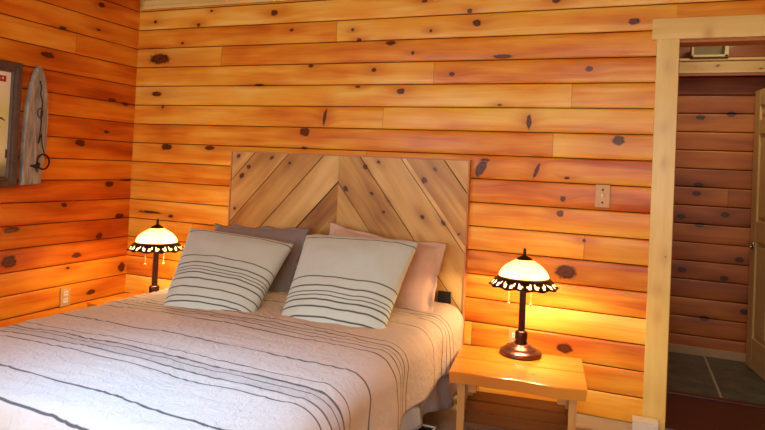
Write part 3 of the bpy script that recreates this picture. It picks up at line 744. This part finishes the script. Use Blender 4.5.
pq = empty('weathered_plaque', (.012, -.838, 1.42)); tag(pq, 'weathered grey pointed board with dark wire and ring, beside the framed print', 'wall decoration')
N = NT('weathered_grey_wood'); tc = N.n('ShaderNodeTexCoord').outputs['Object']; sp = N.n('ShaderNodeSeparateXYZ'); N.put(tc, sp.inputs[0])
g = N.noise(N.comb(sp.outputs[0], N.math('MULTIPLY', sp.outputs[1], 60), N.math('MULTIPLY', sp.outputs[2], 7)), 1, 5, .65)
N.bump(g, .4, .01); N.set(Base_Color=N.ramp(g, [(.25, hexc(92, 84, 76)), (.5, hexc(158, 150, 138)), (.75, hexc(200, 194, 180))]), Roughness=.8)
out = [(-.070, -.355), (.062, -.350), (.066, -.28), (.085, -.12), (.088, .06), (.078, .20), (.058, .31), (.030, .365), (.012, .372), (-.010, .345), (-.036, .26), (-.056, .14), (-.068, 0), (-.072, -.2)]
bm = bmesh.new(); a = [bm.verts.new((.0, y, z)) for y, z in out]; b = [bm.verts.new((.030, y*.94+.001, z*.99)) for y, z in out]
bm.faces.new(a[::-1]); bm.faces.new(b)
for i in range(len(out)): j = (i+1) % len(out); bm.faces.new((a[i], a[j], b[j], b[i]))
bmesh.ops.bevel(bm, geom=[e for e in bm.edges if all(v.co.x > .02 for v in e.verts)], offset=.008, segments=3, affect='EDGES', profile=.6)
bm2o('board', bm, N.m, pq)
bm = bmesh.new()
tube(bm, [(.034, .012, .28), (.036, .022, .24), (.034, .020, .20), (.037, .034, .15), (.036, .028, .08), (.035, .034, .03), (.037, .028, -.02), (.036, .022, -.10)], .0035, 6)
tube(bm, [(.036, .022+.017*math.sin(t), .115-.03*(1-math.cos(t))) for t in np.linspace(0, 6.28, 16)], .003, 6)
tube(bm, [(.036, .022, -.10), (.038, .036, -.04), (.038, .046, -.11), (.038, .070, -.18)], .003, 6)
bm2o('wire', bm, BLACK, pq, True)
bm = bmesh.new(); tube(bm, [(.040, .058+.042*math.cos(t), -.210+.046*math.sin(t)) for t in np.linspace(0, 6.28, 26)], .005, 8)
bm2o('ring', bm, BRONZE, pq, True)
bm = bmesh.new()
tube(bm, [(.038, .030, -.225), (.040, .0, -.24), (.040, -.03, -.235)], [.012, .010, .004], 8); tube(bm, [(.040, .01, -.24), (.040, .022, -.275)], [.009, .004], 8)
bm2o('hook', bm, BLACK, pq, True)

# ------------------------------------------------------------------ hall: shelf, basket, open door
sh = empty('hall_shelf', (4.15, 1.47, 2.10)); tag(sh, 'pine shelf board high on the hall wall beyond the doorway', 'shelf')
pk = Planks(); pk.grid((0, -.03, -.045), (1, 0, 0), (0, 0, 1), (0, -1, 0), -.94, .79, 0, .105, FLAT, .5, 4, .02, .02)
pk.build('front_rail', DOORW, sh, [(-.36, .04, .022, .014), (-.22, .05, .02, .014), (.05, .03, .02, .01)], smooth=False)
pk = Planks(); pk.grid((0, -.045, .061), (1, 0, 0), (0, 1, 0), (0, 0, 1), -.94, .79, 0, .19, FLAT, .5, 7, .05, .018); pk.build('shelf_board', DOORW, sh, smooth=False)
pk = Planks(); pk.grid((0, -.035, -.066), (1, 0, 0), (0, 0, 1), (0, -1, 0), -.94, .79, 0, .018, FLAT, .9, 9, .05, .015); pk.build('lower_lip', plain('reddish_lip_wood', hexc(150, 76, 46), .5), sh, smooth=False)
bk = empty('storage_crate', (3.875, 1.47, 2.163)); tag(bk, 'pale open wooden crate on the high hall shelf', 'crate')
CR = plain('pale_crate_wood', hexc(208, 190, 146), .6)
bm = bmesh.new(); w, hgt, dp = .235, .10, .075
box(bm, (-w/2+.008, 0, hgt/2), (.016, dp*2, hgt), .003); bm2o('side_panel', bm, CR, bk); bm = bmesh.new(); box(bm, (w/2-.012, 0, hgt/2), (.026, dp*2, hgt), .003); bm2o('side_panel', bm, CR, bk)
bm = bmesh.new(); box(bm, (0, 0, .008), (w, dp*2, .016), .003); bm2o('bottom_panel', bm, CR, bk)
bm = bmesh.new(); box(bm, (0, dp-.01, hgt/2), (w-.02, .012, hgt), .002); bm2o('back_panel', bm, plain('crate_back', hexc(150, 128, 84), .6), bk)
dr = empty('door_1', (4.180, 1.50, 0), 0); tag(dr, kind='structure')
ang = math.atan2(-.40, .062)  # the leaf runs toward the room
dr.rotation_euler = (0, 0, ang)
# local x runs along the leaf from the free edge, local -y is the side seen from the bedroom
DW, DH = .76, 1.93
DOORM = DOORW
def dpl(name, s0, s1, t0, t1, vertical, y, th, tone):
    pk = Planks()
    if vertical: pk.grid((0, y, 0), (0, 0, 1), (1, 0, 0), (0, -1, 0), t0, t1, s0, s1, FLAT, tone, tone*50, .03, th)
    else: pk.grid((0, y, 0), (1, 0, 0), (0, 0, 1), (0, -1, 0), s0, s1, t0, t1, FLAT, tone, tone*70, .03, th)
    return pk.build(name, DOORM, dr, smooth=False)
dpl('stile', 0, .10, .01, DH, True, 0, .036, .5); dpl('stile', DW-.1, DW, .01, DH, True, 0, .036, .3); dpl('stile', DW/2-.04, DW/2+.04, .01, DH, True, 0, .036, .4)
for t0, t1 in ((.01, .22), (.88, 1.02), (1.62, 1.72), (DH-.11, DH)): dpl('rail', .1, DW-.1, t0, t1, False, .001, .034, .4+t0*.1)
for x0, x1 in ((.1, DW/2-.04), (DW/2+.04, DW-.1)):
    for t0, t1 in ((.22, .88), (1.02, 1.62), (1.72, DH-.11)):
        dpl('panel', x0, x1, t0, t1, True, .012, .014, .35)
        bm = bmesh.new(); box(bm, ((x0+x1)/2, .010, (t0+t1)/2), (x1-x0-.06, .012, t1-t0-.06), .005); bm2o('raised_field', bm, DOORW, dr)
bm = bmesh.new()
lathe(bm, [(0, 0), (.028, 0), (.028, .005), (.012, .008), (.010, .04), (0, .04)], 20)
for v in bm.verts: v.co = Vector((.055+v.co.x, -v.co.z-.001, .85+v.co.y))
tube(bm, [(.055, -.038, .85), (.055, -.046, .85), (.07, -.05, .851), (.13, -.05, .848), (.165, -.046, .846)], [.009, .009, .008, .007, .006], 10)
bm2o('door_handle', bm, STEEL, dr, True)
bm = bmesh.new()
lathe(bm, [(0, 0), (.028, 0), (.028, .005), (.012, .008), (.010, .04), (0, .04)], 20)
for v in bm.verts: v.co = Vector((.055+v.co.x, .037+v.co.z, .85+v.co.y))
tube(bm, [(.055, .074, .85), (.055, .082, .85), (.07, .086, .851), (.165, .082, .846)], [.009, .009, .008, .006], 10)
bm2o('door_handle', bm, STEEL, dr, True)

# ------------------------------------------------------------------ things on the floor
sb = empty('storage_box', (2.48, -1.02, 0)); tag(sb, 'black box with a pale rim under the right edge of the bed', 'box')
bm = bmesh.new(); box(bm, (0, 0, .055), (.28, .44, .11), .012); bm2o('body', bm, BLACK, sb)
bm = bmesh.new()
for c, s in (((0, -.215, .112), (.272, .008, .006)), ((0, .215, .112), (.272, .008, .006)), ((-.132, 0, .112), (.008, .43, .006)), ((.132, 0, .112), (.008, .43, .006))): box(bm, c, s)
rm = bm2o('rim', bm, WHITE, sb); rm['label'] = 'pale rim'
wb = empty('white_box', (3.50, -.075, 0)); tag(wb, 'small white box on the floor at the foot of the door casing', 'box')
bm = bmesh.new(); box(bm, (0, 0, .026), (.12, .075, .050), .004); bm2o('body', bm, WHITE, wb)
bm = bmesh.new(); box(bm, (0, 0, .054), (.122, .077, .008), .003); bm2o('lid', bm, WHITE, wb)
